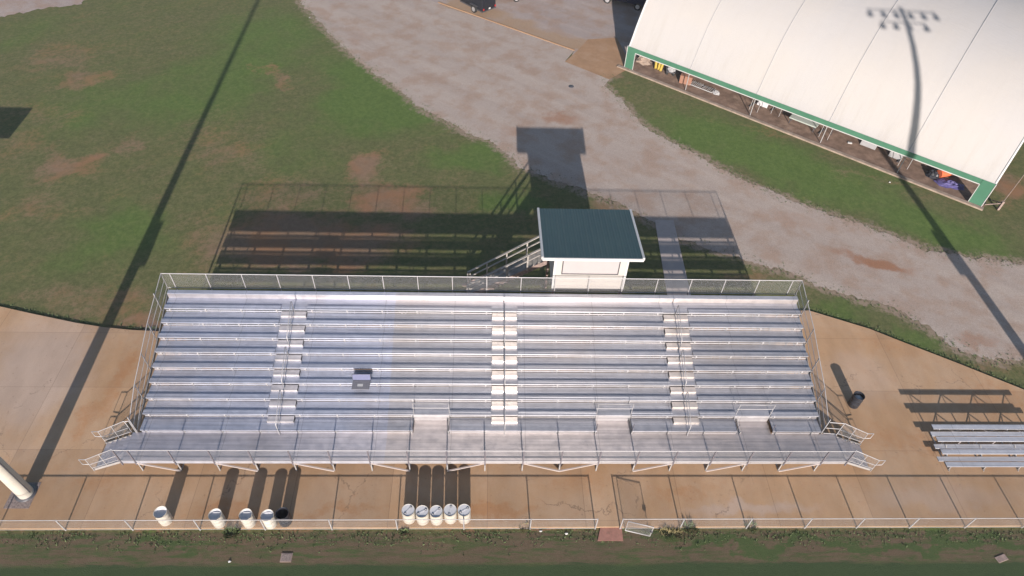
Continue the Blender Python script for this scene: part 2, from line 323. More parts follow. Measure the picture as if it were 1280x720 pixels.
def ragged(pts, step=.25, amp=.25, closed=True):
    out = []; n = len(pts); ph = [RS.rand()*6.28 for _ in range(6)]; L = 0
    for i in range(n if closed else n-1):
        a = Vector(pts[i]); b = Vector(pts[(i+1) % n]); k = max(1, int((b-a).length/step)); d = (b-a).normalized(); nn = Vector((-d.y, d.x))
        for j in range(k):
            L += step
            o = sum(math.sin(L*f+p)*g for f, p, g in zip((.35, .9, 2.1, 4.3, 8.1, 13), ph, (.5, .5, .45, .35, .25, .2)))+RS.randn()*.3
            out.append(a+(b-a)*(j/k)+nn*(o*amp*.5))
    return out
def sheet(name, pts, z, mat, thick=0):
    mb = MB(); vs = [(p[0], p[1], z) for p in pts]; n = len(vs)
    ar = sum(vs[i][0]*vs[(i+1) % n][1]-vs[(i+1) % n][0]*vs[i][1] for i in range(n))
    if ar < 0: vs = vs[::-1]
    mb.add(vs, [tuple(range(n))])
    if thick:
        lo = [(x, y, z-thick) for x, y, _ in vs]; mb.v += lo
        for i in range(n): mb.f.append((i, n+i, n+(i+1) % n, (i+1) % n)); mb.sm.append(False)
    return struct(mb.build(name, mat))
def pl(L, z): return [G(u, v, z) for u, v in L]
# ------------------------------------------------------------------ setting
def ground():
    def ax(a, b, st, far):
        c = list(np.arange(a, b+1e-6, st)); k = 1.5; x = st
        lo = []; hi = []; p = a; q = b
        while p > -far or q < far:
            x *= k; p -= x; q += x; lo.insert(0, p); hi.append(q)
        return np.array(lo+c+hi)
    X = ax(-26, 60, .4, 700); Y = ax(-8, 60, .4, 700); nx, ny = len(X), len(Y)
    gx, gy = np.meshgrid(X, Y); z = np.full(gx.shape, GZ)
    z += .012*np.sin(gx*1.3+np.cos(gy*.9))*np.cos(gy*1.1)-.014
    vs = np.stack([gx, gy, z], -1).reshape(-1, 3)
    fs = [(j*nx+i, j*nx+i+1, (j+1)*nx+i+1, (j+1)*nx+i) for j in range(ny-1) for i in range(nx-1)]
    o = MB().add(vs.tolist(), fs, True).build('ground', M['grass'])
    P = vs[:, :2]; best = np.full(len(P), 1e9)
    for L_ in (lower, upper):
        q = np.array(pl(L_, GZ))
        for a, b in zip(q, q[1:]):
            ab = b-a; t = np.clip(((P-a)@ab)/(ab@ab), 0, 1); best = np.minimum(best, np.linalg.norm(P-(a+t[:, None]*ab), axis=1))
    at = o.data.attributes.new('verge', 'FLOAT', 'POINT'); at.data.foreach_set('value', np.exp(-(best/.9)**1.3).astype(np.float32))
    return struct(o)
RZ = GZ+.01
lower = [(352, -26), (375, 0), (400, 30), (438, 68), (480, 98), (530, 138), (578, 163), (618, 178), (650, 208), (735, 240), (790, 262), (850, 300), (905, 315), (1000, 345), (1030, 360), (1070, 371), (1117, 386), (1167, 414), (1187, 430), (1225, 447), (1258, 449), (1330, 452)]
upper = [(1330, 335), (1280, 330), (1217, 323), (1154, 310), (1110, 292), (1050, 272), (987, 250), (925, 224), (883, 200), (835, 175), (800, 153), (775, 125), (755, 106), (762, 92)]
ground()
top = [(762, 99), (706, 77), (718, 63), (640, 36), (560, 10), (540, 1), (500, -26)]
sheet('gravel_road', ragged(pl(lower, RZ), .12, .34, False)+ragged(pl(upper[:-1], RZ), .12, .34, False)+pl(top, RZ), RZ, M['road'])
sheet('parking_lot', pl([(500, -26), (540, 1), (560, 10), (640, 36), (718, 63), (712, 74), (740, 82), (792, 84), (800, 60), (830, -26)], RZ+.004), RZ+.004, M['lot'])
sheet('dirt_track', ragged(pl([(-10, 24), (40, 14), (100, 5), (120, -20), (-10, -20)], RZ), amp=.5), RZ, M['lot'])
sheet('apron', pl([(706, 77), (722, 63), (735, 49), (771, 47), (790, 84), (761, 99)], RZ+.008), RZ+.008, M['apron'])
struct(MB().bar((*G(548, 3, RZ), RZ+.01), (*G(718, 63, RZ), RZ+.01), .16, .1).build('kerb_strip', M['apron']))
SB = [(-60, 372), (0, 383), (40, 392), (95, 403.5), (130, 409), (165, 412.5), (198, 414)]
SR = [(1011, 388), (1087, 411), (1130, 428), (1200, 455), (1280, 487), (1400, 545)]
yf = -2.84
slabpts = pl(SB, 0)+pl(SR, 0)+[(60, yf), (-26, yf)]
sheet('concrete_slab', slabpts, 0, M['slab'], .14)
px0 = G(822, 275, GZ+.03)
sheet('path', [(28.0, 19.0), (29.3, 19.0), (29.1, 11.3), (27.6, 11.3)], GZ+.04, M['pathc'], .05)
sheet('gate_mat', pl([(751, 657), (777, 657), (779, 676), (747, 676)], GZ+.03), GZ+.03, M['mat'], .02)
tag_pad = sheet('pole_pad', [(-5.65, -1.9), (-4.5, -1.9), (-4.5, -.6), (-5.65, -.6)], .012, M['pad'], .01)
# ------------------------------------------------------------------ grandstand
Z1, H, D, Y1, YB = .953, .2794, .7354, 1.55, 8.71
NR = 9
XL, XR = -.25, 18*BAY+.42
AC = [3.5*BAY, 9.52*BAY, 14.52*BAY]; AW = .68
CUT = [(7.05*BAY, 8.03*BAY), (12.03*BAY, 13.0*BAY), (15.9*BAY, 16.88*BAY)]
gs = empty('grandstand', (0, 0, 0), 'large aluminium grandstand with nine bench rows, raised front walkway and pipe railings', 'grandstand')
def minus(a, b, cuts):
    out = []; p = a
    for c, d in sorted(cuts):
        if d <= p or c >= b: continue
        if c > p: out.append((p, c))
        p = max(p, d)
    if p < b: out.append((p, b))
    return out
# front walkway planks
DL, DR = -.68, 34.2
pw = Y1/5
for i in range(5):
    MB().box(DL, i*pw+.0015, Z1-.05, DR, (i+1)*pw-.0015, Z1).build('deck_plank', M['alu_step'], gs)
MB().box(DL, -.03, Z1-.16, DR, -.004, Z1+.02).build('deck_fascia', M['riser'], gs)
for a, b in CUT:
    o = MB()
    for j in range(2): o.box(a+.01, Y1+j*D/2+.0015, Z1-.05, b-.01, Y1+(j+1)*D/2-.0015, Z1)
    o.build('recess_floor', M['alu_step'], gs)
    MB().box(a+.01, Y1+D-.012, Z1+.003, b-.01, Y1+D, Z1+2*H-.055).build('recess_wall', M['riser'], gs)
rows = []
secs = minus(XL, XR, [(c-AW, c+AW) for c in AC])
for r in range(1, NR+1):
    y0 = Y1+(r-1)*D; z = Z1+r*H
    cuts = CUT if r == 1 else []
    o = MB(); ri = MB()
    for a, b in minus(XL, XR, cuts):
        for j in range(3): o.box(a, y0-.03+j*(D/3)+(.001 if j else 0), z-(.08 if j == 0 else .05), b, y0-.03+(j+1)*D/3-.001, z)
    fo = o.build('footboard', M['alu'], gs)
    for a, b in minus(XL, XR, cuts if r < 2 else []):
        ri.box(a+.02, y0+.0, z-H+.006, b-.02, y0+.012, z-.178)
    ri.build('riser', M['riser'], gs)
    # seat planks at the back of the row
    for si, (a, b) in enumerate(secs if r < NR else [(XL, AC[1]), (AC[1]+.003, XR)]):
        ra = CUT if r in (1,) else []
        for a2, b2 in minus(a, b, ra):
            yy = y0+.655; zs = z+.345
            if r == NR: yy = y0+D-.04
            sp = MB().box(a2, yy, zs-.045, b2, yy+.125, zs).box(a2, yy+.131, zs-.045, b2, yy+.256, zs).build('seat_plank', M['alu'], gs, .004)
            for k in range(19):
                x = k*BAY
                if a2-.05 < x < b2+.05 and r < NR:
                    MB().box(x-.035, y0+D-.05, z+.1, x+.035, y0+D-.01, zs-.047).build('bracket', M['rail'], sp)
MB().box(XL, Y1+NR*D-.03, Z1+NR*H-.0, XR, Y1+NR*D-.018, Z1+NR*H+.297).build('back_riser', M['alu_step'], gs)
MB().box(XL, Y1+NR*D+.0, Z1+NR*H-.05, XR, Y1+NR*D+.0+.3, Z1+NR*H).build('rear_plank', M['alu'], gs)
# aisle half steps
for c in AC:
    for r in range(1, NR):
        y0 = Y1+r*D; z = Z1+r*H
        MB().box(c-AW+.03, y0-D*.5, z+.003, c+AW-.03, y0-.034, z+H/2).build('aisle_step', M['alu_aisle'], gs, .008)
# aisle handrails: loops with gaps
for ci, c in enumerate(AC):
    for a, b in ((0.1, 2.3), (2.9, 5.1), (5.7, 8.2)):
        za = Z1+a*H+.1; zb = Z1+b*H+.1; ya = Y1+a*D-.2; yb = Y1+b*D-.2
        o = MB(); fa = Z1+math.floor(a)*H; x = c
        o.tube([(x, ya, za-.1), (x, ya, za+.75), (x, ya+.08, za+.83), (x, yb-.08, zb+.83), (x, yb, zb+.75), (x, yb, zb-.1)], .021, 6)
        o.tube([(x, ya, za+.42), (x, yb, zb+.42)], .018, 6)
        o.build('aisle_handrail', M['rail'], gs)
# railings
def rail(name, pts, hh=1.07, r=.02, mid=True, posts=(), mesh=None, sp=True, low=.08):
    o = MB(); up = Vector((0, 0, 1)); P = [Vector(p) for p in pts]
    o.tube([p+up*hh for p in P], r, 6)
    o.tube([p+up*low for p in P], r*.85, 6)
    if mid: o.tube([p+up*hh*.52 for p in P], r*.8, 6)
    a = o.build(name, M['rail'], gs)
    for q in posts:
        q = Vector(q); ww = .06 if name == 'front_rail' else .036; MB().bar(q-up*.25, q+up*hh, ww, .04).build('rail_post', M['darkrail' if name == 'front_rail' else 'rail'], gs)
    if mesh:
        m = MB()
        for p, q in zip(P, P[1:]): m.quad(p+up*low, q+up*low, q+up*hh, p+up*hh)
        m.build('chain_link', M[mesh], gs)
ZB = Z1+NR*H
rail('back_rail', [(-.45, YB, ZB+.16), (33.42, YB, ZB+.16)], 1.07, .022, False, [(k*BAY, YB, ZB+.16) for k in range(19)]+[(-.45, YB, ZB+.16), (33.42, YB, ZB+.16)], 'mesh_x', low=.0)
rail('front_rail', [(DL, -.045, Z1), (DR, -.045, Z1)], 1.07, .02, False, [(k*BAY, -.06, Z1) for k in range(19)]+[(DL+.02, -.06, Z1), (DR-.02, -.06, Z1)], 'mesh_x', low=.1)
for X, nm in ((-.45, 'l'), (33.42, 'r')):
    ps = [(X, Y1+(r-1)*D+.0, Z1+r*H) for r in (1, 3, 5, 7, 9)]
    a = Vector(ps[0]); b = Vector((X, YB, ZB+.16))
    rail('side_rail', [a-Vector((0, .0, .25)), (X, ps[1][1], ps[1][2]), (X, ps[3][1], ps[3][2]), b], 1.07, .02, True, ps, 'mesh_y')
    MB().bar((X, Y1, Z1+.02), (X, YB, ZB-.05), .04, .2).build('stringer', M['frame'], gs)
# right hand landing guard
rail('landing_rail', [(34.2, 1.5, Z1), (33.5, 1.56, Z1)], 1.07, .022, True, [(34.2, 1.5, Z1)], None)
# recess guard rails
for a, b in CUT:
    o = MB(); yy = Y1+D+.02; z2 = Z1+2*H
    o.tube([(a+.02, yy, z2), (a+.02, yy, z2+.9), (b-.02, yy, z2+.9), (b-.02, yy, z2)], .019, 6)
    o.tube([(a-.05, yy, z2+.52), (b-.02, yy, z2+.52)], .018, 6)
    o.build('recess_rail', M['rail'], gs)
    for x in (a-.02, b+.02): MB().tube([(x, Y1+.05, Z1+H), (x, Y1+.05, Z1+H+.5)], .02, 6).build('recess_post', M['darkrail'], gs)
# under structure
for k in range(19):
    x = k*BAY; o = MB()
    for y, t in ((.05, Z1-.06), (Y1-.05, Z1-.06), (Y1+2*D, Z1+2*H-.06), (Y1+4.5*D, Z1+4*H-.06), (Y1+7*D, Z1+7*H-.06), (YB-.05, ZB-.02)):
        o.box(x-.03, y-.03, .0 if y < 4 else GZ, x+.03, y+.03, t)
    o.bar((x, Y1, Z1-.08), (x, YB-.1, ZB-.1), .05, .1)
    o.bar((x, 0, Z1-.09), (x, Y1, Z1-.09), .05, .08)
    o.bar((x, .0, .03), (x, YB, .03), .05, .05)
    o.bar((x, Y1, .05), (x, Y1+4.4*D, Z1+4*H-.12), .04, .04); o.bar((x, Y1+4.6*D, .05), (x, YB-.1, ZB-.15), .04, .04)
    for r in range(1, NR+1):
        o.box(x-.022, Y1+(r-1)*D-.02, Z1+r*H-.4, x+.022, Y1+(r-1)*D+.02, Z1+r*H-.052)
    o.build('support_frame', M['frame'], gs)
for k, up in ((0, 0), (2, 0), (4, 0), (6, 0), (8, 1), (10, 0), (11, 1), (13, 1), (15, 1), (17, 1)):
    a = (k*BAY, -.04, Z1-.1 if not up else .08); b = ((k+1)*BAY, -.04, .08 if not up else Z1-.1)
    MB().bar(a, b, .07, .05).build('front_brace', M['brace'], gs)
for k in range(0, 18, 3):
    MB().bar((k*BAY, YB-.05, .1), ((k+1)*BAY, YB-.05, ZB-.3), .05, .05).bar((k*BAY, YB-.09, ZB-.3), ((k+1)*BAY, YB-.09, .1), .05, .05).build('rear_brace', M['frame'], gs)
# end stairs
def end_stair(x0, sg, nm):
    n = 5
    for i in range(n):
        x = x0+sg*(.06+i*.3); z = Z1-(i+1)*Z1/(n+1)+.0
        xa, xb = sorted((x, x+sg*.24)); MB().box(xa, .08, z-.035, xb, 1.42, z).build('stair_tread', M['alu_step'], gs, .005)
    e = x0+sg*(n*.3+.1)
    for y in (.05, 1.45): MB().bar((x0, y, Z1-.12), (e, y, .06), .03, .14).build('stair_stringer', M['frame'], gs)
    for y, off in ((0.0, 0), (1.5, 0)):
        o = MB(); p0 = Vector((x0, y, Z1)); p1 = Vector((e, y, .15)); u = Vector((0, 0, 1))
        o.tube([p0+u*.1, p0+u*1.0, p0+u*1.06+Vector((sg*.05, 0, 0)), p1+u*.93, p1+u*.93+Vector((sg*.3, 0, 0)), p1+u*.5+Vector((sg*.3, 0, 0)), p1+u*.48], .02, 6)
        o.tube([p0+u*.5, p1+u*.45], .018, 6); o.tube([p0+u*.15, p1+u*.12], .018, 6)
        o.tube([p1-u*.15, p1+u*.93], .02, 6); m_ = (p0+p1)/2; o.tube([m_, m_+u*1.0], .018, 6)
        o.build('stair_handrail', M['rail'], gs)
        MB().quad(p0+u*.12, p1+u*.1, p1+u*.92, p0+u*1.04).build('stair_mesh', M['mesh_x'], gs)
end_stair(DL, -1, 'l'); end_stair(DR, 1, 'r')
MB().tube([(-.5, Y1-.02, Z1), (-.5, Y1-.02, Z1+1.05), (-.66, Y1-.06, Z1+1.05)], .022, 6).build('corner_post', M['rail'], gs)
# stadium chair lying over the bench
x, y = G(450, 489, Z1+3*H+.43)
y0s = Y1+2*D+.52
chs = empty('stadium_chair', (x, y0s, Z1+3*H+.421), 'dark mesh folding stadium chair with a white tag lying on a grandstand bench', 'stadium chair')
MB().box(-.44, -.3, .0, .44, .26, .03).build('seat', M['net'], chs, .01)
o = MB(); o.quad((-.45, .27, .03), (.45, .27, .03), (.45, .36, .36), (-.45, .36, .36)); o.quad((-.45, .29, .03), (-.45, .38, .36), (.45, .38, .36), (.45, .29, .03)); o.build('backrest', M['bluefab'], chs)
MB().tube([(-.45, .28, .03), (-.45, .37, .37), (.45, .37, .37), (.45, .28, .03)], .016, 6).build('frame', M['dark'], chs)
MB().box(-.17, -.12, .032, .1, .03, .04).build('tag', M['wtrim'], chs)
# ------------------------------------------------------------------ press box
pb = empty('press_box', (22, 10.6, GZ), 'white press box with dark green metal roof on posts behind the grandstand', 'press box')
def pbm(mb, n, m, b=0): return mb.build(n, M[m], pb, b, loc=(-22, -10.6, -GZ))
bx0, bx1, by0, by1, bz = 20.0, 23.9, 9.0, 12.65, 3.45
pbm(MB().box(bx0, by0, bz, bx1, by0+.1, 6.35), 'front_wall', 'wall')
for xa in (bx0, bx1-.1):
    xb = xa+.1; ya, yb = by0+.1, by1-.1; za, zb = 6.37, 5.96
    pbm(MB().add([(xa, ya, bz), (xb, ya, bz), (xb, yb, bz), (xa, yb, bz), (xa, ya, za), (xb, ya, za), (xb, yb, zb), (xa, yb, zb)], [(0, 3, 2, 1), (4, 5, 6, 7), (0, 1, 5, 4), (1, 2, 6, 5), (2, 3, 7, 6), (3, 0, 4, 7)]), 'side_wall', 'wall')
pbm(MB().box(bx0, by1-.1, bz, bx1, by1, 5.85), 'back_wall', 'wall')
pbm(MB().box(bx0+.1, by0+.1, bz, bx1-.1, by1-.1, bz+.1), 'floor', 'wood')
pbm(MB().box(20.47, by0-.03, 4.78, 23.42, by0-.004, 6.08), 'window_shutter', 'shut', .008)
f = MB(); f.box(20.42, by0-.05, 4.73, 23.47, by0-.002, 4.775).box(20.42, by0-.05, 4.78, 20.465, by0-.002, 6.1).box(23.425, by0-.05, 4.78, 23.47, by0-.002, 6.1)
pbm(f, 'window_frame', 'dark')
for zz in (3.8, 4.15): pbm(MB().box(bx0, by0-.006, zz, bx1, by0-.001, zz+.012), 'wall_joint', 'shut')
pbm(MB().box(bx0+.0, by0-.012, 4.5, bx1, by0-.002, 4.53), 'wall_joint', 'grey')
pbm(MB().box(bx0-.02, by0-.03, bz, bx0+.1, by0-.002, 6.3).box(bx1-.1, by0-.03, bz, bx1+.02, by0-.002, 6.3), 'corner_trim', 'wtrim')
rf = MB(); X0, X1, Ya, Yb_, Za, Zb_ = 19.32, 24.42, 8.4, 12.85, 6.5, 5.98
n = 68; vs = []
for i in range(n+1):
    xx = X0+(X1-X0)*i/n; dz = .022 if i % 4 == 0 else (.008 if i % 2 == 0 else 0)
    vs += [(xx, Ya, Za+dz), (xx, Yb_, Zb_+dz), (xx, Ya, Za-.03), (xx, Yb_, Zb_-.03)]
fs = []
for i in range(n):
    a = i*4; b = a+4; fs += [(a, b, b+1, a+1), (a+3, b+3, b+2, a+2), (a+2, b+2, b, a), (a+1, b+1, b+3, a+3)]
rf.add(vs, fs); pbm(rf, 'roof', 'roof')
fa = MB(); fa.bar((X0-.05, Ya-.045, Za-.07), (X1+.05, Ya-.045, Za-.07), .06, .17)
fa.bar((X0-.04, Ya-.01, Za-.03), (X0-.04, Yb_, Zb_-.03), .12, .16).bar((X1+.04, Ya-.01, Za-.03), (X1+.04, Yb_, Zb_-.03), .12, .16)
pbm(fa, 'fascia', 'wtrim')
for xx in (bx0+.1, bx1-.1):
    for yy in (by0+.1, by1-.1): pbm(MB().box(xx-.07, yy-.07, GZ, xx+.07, yy+.07, bz-.002), 'post', 'wood')
# wooden stair to the west
sx0, sx1 = 19.96, 15.3; nst = 17
sw = MB(); 
for i in range(nst):
    t = i/nst; xx = sx0+(sx1-sx0)*t; zz = bz-.02-(bz-GZ)*(i+1)/(nst+1)
    sw.box(xx-.3, 11.53, zz-.05, xx-.0, 12.55, zz)
pbm(sw, 'stair_treads', 'woodrail')
for yy in (11.5, 12.58):
    sg_ = MB().bar((sx0, yy, bz-.3), (sx1-.3, yy, GZ+.0), .05, .28)
    for i in range(nst):
        t = i/nst; xx = sx0+(sx1-sx0)*t; zz = bz-.02-(bz-GZ)*(i+1)/(nst+1); sg_.box(xx-.28, yy-.022, zz-.26, xx-.02, yy+.022, zz-.052)
    pbm(sg_, 'stair_stringer', 'wood')
    hr = MB(); dirv = Vector((sx1-sx0, 0, GZ-bz)); 
    for hh, ww in ((1.05, .12), (.6, .09)): hr.bar((sx0+.0, yy, bz+hh), (sx1, yy, GZ+hh+.15), ww, .05)
    for t in (0, .25, .5, .75, 1): p = Vector((sx0, yy, bz))+dirv*t; hr.box(p.x-.045, yy-.06, p.z-.1, p.x+.045, yy+.06-.03, p.z+1.08)
    hr.bar((15.45, yy-.0, GZ), (15.45, yy, GZ+1.15), .09, .09)
    pbm(hr, 'stair_handrail', 'woodrail')
# ------------------------------------------------------------------ light poles
def light_pole(px, py, side, label, base=True):
    r = empty('light_pole', (px, py, 0 if base else GZ), label, 'light pole', 'tall floodlight poles at the ends of the grandstand')
    MB().tube([(0, 0, 0), (0, 0, 7), (0, 0, 20.95)], [.33, .27, .14], 20).build('shaft', M['pole'], r)
    MB().lathe([(.0, .05), (.46, .05), (.46, 0), ], 20).build('base_plate', M['dark'], r)
    MB().tube([(.36*side, -.1, .3), (.3*side, -.1, 6)], .03, 6).build('conduit', M['dark'], r)
    o = MB(); o.box(-.2+.45*side, -.22, 5.3, .2+.45*side, .22, 6.0).box(-.18+.4*side, -.2, 6.15, .18+.4*side, .2, 6.7).bar((.0, 0, 5.6), (.45*side, 0, 5.6), .08).bar((0, 0, 6.4), (.4*side, 0, 6.4), .08)
    o.build('ballast_box', M['grey'], r)
    for z, xs in ((20.75, (-2.1, -1.25, -.45, .45, 1.25, 2.0)), (19.98, (-1.5, -.7, .1, 1.1))):
        MB().bar((xs[0]-.1, -.05, z), (xs[-1]+.1, -.05, z), .06, .06).build('crossarm', M['pole'], r)
        for x in xs:
            L = MB().lathe([(.0, .0), (.09, .0), (.12, .1), (.2, .3), (.21, .33)], 14, (0, 0, 0)).build('floodlight', M['grey'], r)
            L.location = (x, -.1, z-.1); L.rotation_euler = (math.radians(115), 0, 0)
            g = MB().lathe([(0, .32), (.2, .32)], 14).build('lens', M['lens'], L)
    return r
light_pole(-4.95, -1.15, 1, 'pale steel light pole rising from a dark gravel square left of the grandstand stairs')
light_pole(48.35, -1.0, -1, 'tall light pole beyond the right edge, its shadow crossing road and tent roof')
# ------------------------------------------------------------------ fence along the field
FY = -2.9
fxs = [-8.4, -5.4, -2.45, .53, 3.53, 6.46, 9.48, 12.47, 15.52, 18.58, 21.62]
fxr = [22.78, 25.6, 28.75, 31.55, 34.03, 36.6, 39.3, 42.1, 45, 48]
def fence(xs, label, bent):
    f = empty('chain_link_fence', ((xs[0]+xs[-1])/2, FY, GZ), label, 'fence', 'low fences along the field edge'); cx = (xs[0]+xs[-1])/2
    for x in xs: MB().tube([(x-cx, 0, 0), (x-cx, 0, 1.06)], .03, 8).build('fence_post', M['rail'], f)
    MB().tube([(xs[0]-cx, 0, 1.04), (xs[-1]-cx, 0, 1.04)], .02, 6).build('top_rail', M['frame'], f)
    MB().tube([(xs[0]-cx, 0, .07), (xs[-1]-cx, 0, .07)], .008, 5).build('bottom_wire', M['rail'], f)
    MB().quad((xs[0]-cx, 0, .05), (xs[-1]-cx, 0, .05), (xs[-1]-cx, 0, 1.04), (xs[0]-cx, 0, 1.04)).build('chain_link', M['mesh_f'], f)
    return f
fence(fxs, 'low chain link fence running left from the gate gap, white barrels behind it', 0)
fence(fxr, 'low chain link fence running right from the gate gap to the small bleacher', 1)
gt = empty('fence_gate', (*G(781, 664, GZ), GZ), 'small galvanised chain link gate standing open beside the red mat', 'gate')
gt.rotation_euler.z = math.radians(-14)
MB().tube([(0, 0, .1), (0, 0, 1.05), (1.15, 0, 1.05), (1.15, 0, .1), (0, 0, .1)], .024, 6).build('gate_frame', M['rail'], gt)
MB().quad((0, 0, .1), (1.15, 0, .1), (1.15, 0, 1.05), (0, 0, 1.05)).build('gate_wire', M['mesh_d'], gt)
MB().box(1.05, -.05, .55, 1.2, .05, .63).build('latch', M['dark'], gt)
# ------------------------------------------------------------------ barrels
HB = .89
def open_barrel(x, y, label, mat='white', inner='white_in', tilt=0):
    r = empty('barrel', (x, y, 0), label, 'barrel', 'loose trash barrels on the slab', tilt)
    MB().lathe([(0, 0), (.27, 0), (.285, .03), (.285, .28), (.295, .3), (.285, .32), (.285, .57), (.295, .59), (.285, .61), (.285, HB-.03), (.292, HB), (.275, HB), (.27, HB-.03), (.268, .08), (0, .08)], 28).build('shell', M[mat], r)
    MB().lathe([(.262, HB-.04), (.24, HB-.12), (.12, HB-.14), (0, HB-.13)] if mat == 'white' else [(.262, HB-.05), (.262, .1), (0, .1)], 28).build('liner', M[inner], r)
    return r
for i, (u, v, l) in enumerate(((208, 652, 'open white plastic barrel standing alone, leftmost of all'), (275, 655, 'open white barrel standing apart beside the green weed by the fence'),
                     (312.5, 655, 'open white barrel left of the white one that touches the black barrel'), (339, 656, 'open white barrel right beside the black barrel at the fence'))):
    x, y = G(u, v, 0); open_barrel(x, y+.05, l, tilt=i*.7)
x, y = G(357.5, 652, 0); open_barrel(x, y, 'open black barrel at the end of the row of white barrels by the fence', 'black', 'black')
x, y = G(1066, 506, 0); open_barrel(x, y, 'black barrel holding a pale bag beside the right end stairs of the grandstand', 'black', 'black')
bagx, bagy = x, y
bag = MB()
vs = []; 
for i in range(7):
    for k in range(12): a = k*math.pi/6; rr = .24*math.sin(math.pi*(.08+i/6*.92))*(.85+.3*random.random()); vs.append((rr*math.cos(a), rr*math.sin(a), i*.05))
bag.add(vs, [(i*12+k, i*12+(k+1) % 12, (i+1)*12+(k+1) % 12, (i+1)*12+k) for i in range(6) for k in range(12)], True)
tag(bag.build('trash_bag', M['wtrim'], None, 0, (bagx+.03, bagy-.02, .5)), 'crumpled pale bag inside the black barrel near the right stairs', 'bag')
lbl = ['outer left barrel of the five lidded white barrels standing in a row', 'second from the left of the five lidded white barrels in a row', 'middle barrel of the five lidded white barrels in a row', 'second from the right of the five lidded white barrels in a row', 'outer right barrel of the five lidded white barrels standing in a row']
src = None
for i, u in enumerate((512.5, 529.3, 546, 563, 580)):
    x = 12.98+i*.637; y = -2.42-(.06 if i in (1, 2) else 0); a = (.9, .5, .75, 1.4, .55)[i]
    if src is None:
        r = empty('lidded_barrel', (x, y, 0), lbl[0], 'barrel', 'closed white barrels in a row', a)
        MB().lathe([(0, 0), (.28, 0), (.295, .03), (.295, .28), (.305, .3), (.295, .32), (.295, .57), (.305, .59), (.295, .61), (.295, HB-.04), (.3, HB-.02), (.3, HB), (.28, HB), (.28, HB-.02)], 28).build('shell', M['white'], r)
        l = MB().lathe([(.278, HB-.018), (.2, HB-.022), (0, HB-.022)], 28).build('lid', M['lid'], r)
        for s_ in (-1, 1):
            MB().lathe([(.055, 0), (.055, .02), (.035, .024), (0, .024)], 14, (0, 0, 0)).build('bung', M['dark'], l, 0, (.19*s_, 0, HB-.021))
            MB().lathe([(.03, 0), (.03, .006), (0, .006)], 12).build('bung_cap', M['lid'], l, 0, (.19*s_, 0, HB+.004))
        MB().bar((-.13, 0, HB-.014), (.13, 0, HB-.014), .05, .012).build('lid_rib', M['lid'], l)
        src = r
    else: dup(src, (x, y, 0), a, lbl[i])
# ------------------------------------------------------------------ small portable bleacher
sb = empty('portable_bleacher', (39.3, 0, 0), 'small four row aluminium bleacher with bare planks on the slab at the right edge', 'bleacher')
LB = 6.4
for i in range(4):
    zs = .43+.2*i; ys = .02+.6*i
    MB().box(.0+.25-.06*i, ys, zs-.04, LB, ys+.27, zs).build('seat_plank', M['alu_small'], sb, .006)
    if i: MB().box(.0-.02, ys-.28, zs-.24-.02, LB-.3, ys-.02+.0, zs-.2-.02).build('foot_plank', M['alu_small'], sb, .006)
for x in (.55, 2.35, 4.15, 5.95):
    o = MB(); o.bar((x, 0, .02), (x, 2.15, .02), .05, .04); o.bar((x, .05, .1), (x, 2.0, .74), .05, .05)
    for yy, zz in ((.1, .38), (.75, .58), (1.35, .78), (1.95, .98)): o.bar((x, yy, .03), (x, yy, zz), .045, .045)
    o.bar((x, .15, .05), (x, 1.1, .7), .035, .035)
    o.build('end_frame', M['frame'], sb)
for x in (.55, 2.35, 4.15):
    MB().bar((x, 1.99, .05), (x+1.8, 1.99, .95), .035, .03).bar((x, 2.03, .95), (x+1.8, 2.03, .05), .035, .03).bar((x, .78, .05), (x+.9, 1.3, .7), .03, .03).build('cross_brace', M['brace'], sb)
# ------------------------------------------------------------------ tent
A = Vector((28.75, 39.85, GZ)); ang = math.atan2(-.626, .78); TL = 30.0; ZO = .1
tent = empty('arched_tent', A, 'big white arched tent with green eave band and five roof panels beside the road', 'tent', rotz=ang)
prof = [(-.12, 2.02), (.0, 2.1), (.35, 2.75), (.7, 3.55), (1.1, 4.3), (1.6, 5.15), (2.2, 5.95), (3, 6.75), (4.1, 7.6), (5.5, 8.4), (7.4, 9.1), (9.6, 9.6), (12, 9.8)]
prof = prof+[(24-t, z) for t, z in prof[:-1][::-1]]
for p in range(5):
    vs = []; fs = []; ns = 8
    for j, (t, z) in enumerate(prof):
        for i in range(ns+1):
            q = i/ns; sag = -.006*math.sin(math.pi*q)*math.sin(math.pi*min(1, max(0, j/(len(prof)-1))))**.5
            vs.append((p*TL/5+q*TL/5, t, z+sag-.0))
    for j in range(len(prof)-1):
        for i in range(ns): a = j*(ns+1)+i; fs.append((a, a+1, a+ns+2, a+ns+1))
    ob = MB().add(vs, fs, True).build('roof_panel', M['membrane'], tent)
    md = ob.modifiers.new('s', 'SOLIDIFY'); md.thickness = .02; md.offset = -1; md.use_rim = False
for p in range(6):
    x = min(max(p*TL/5, .05), TL-.05)
    MB().tube([(x, t, z+.012-(.07 if p in (0, 5) else 0)) for t, z in prof], -.0+.028 if 0 < p < 5 else .09, 6).build('hoop', M['grey' if 0 < p < 5 else 'wtrim'], tent)  # inner hoops are grey: the dark seam shadow is put into their colour
    for t in (.05, 23.95):
        MB().tube([(x, t, 0), (x, t, 2.05)], .04, 8).build('tent_post', M['frame'], tent)
for t in (-.14, 24.1):
    MB().box(-.02, t, 1.68, TL+.02, t+.03, 2.06).build('eave_band', M['green'], tent)
    MB().box(-.02, t-.012, 1.61, TL+.02, t+.04, 1.678).build('band_trim', M['wtrim'], tent)
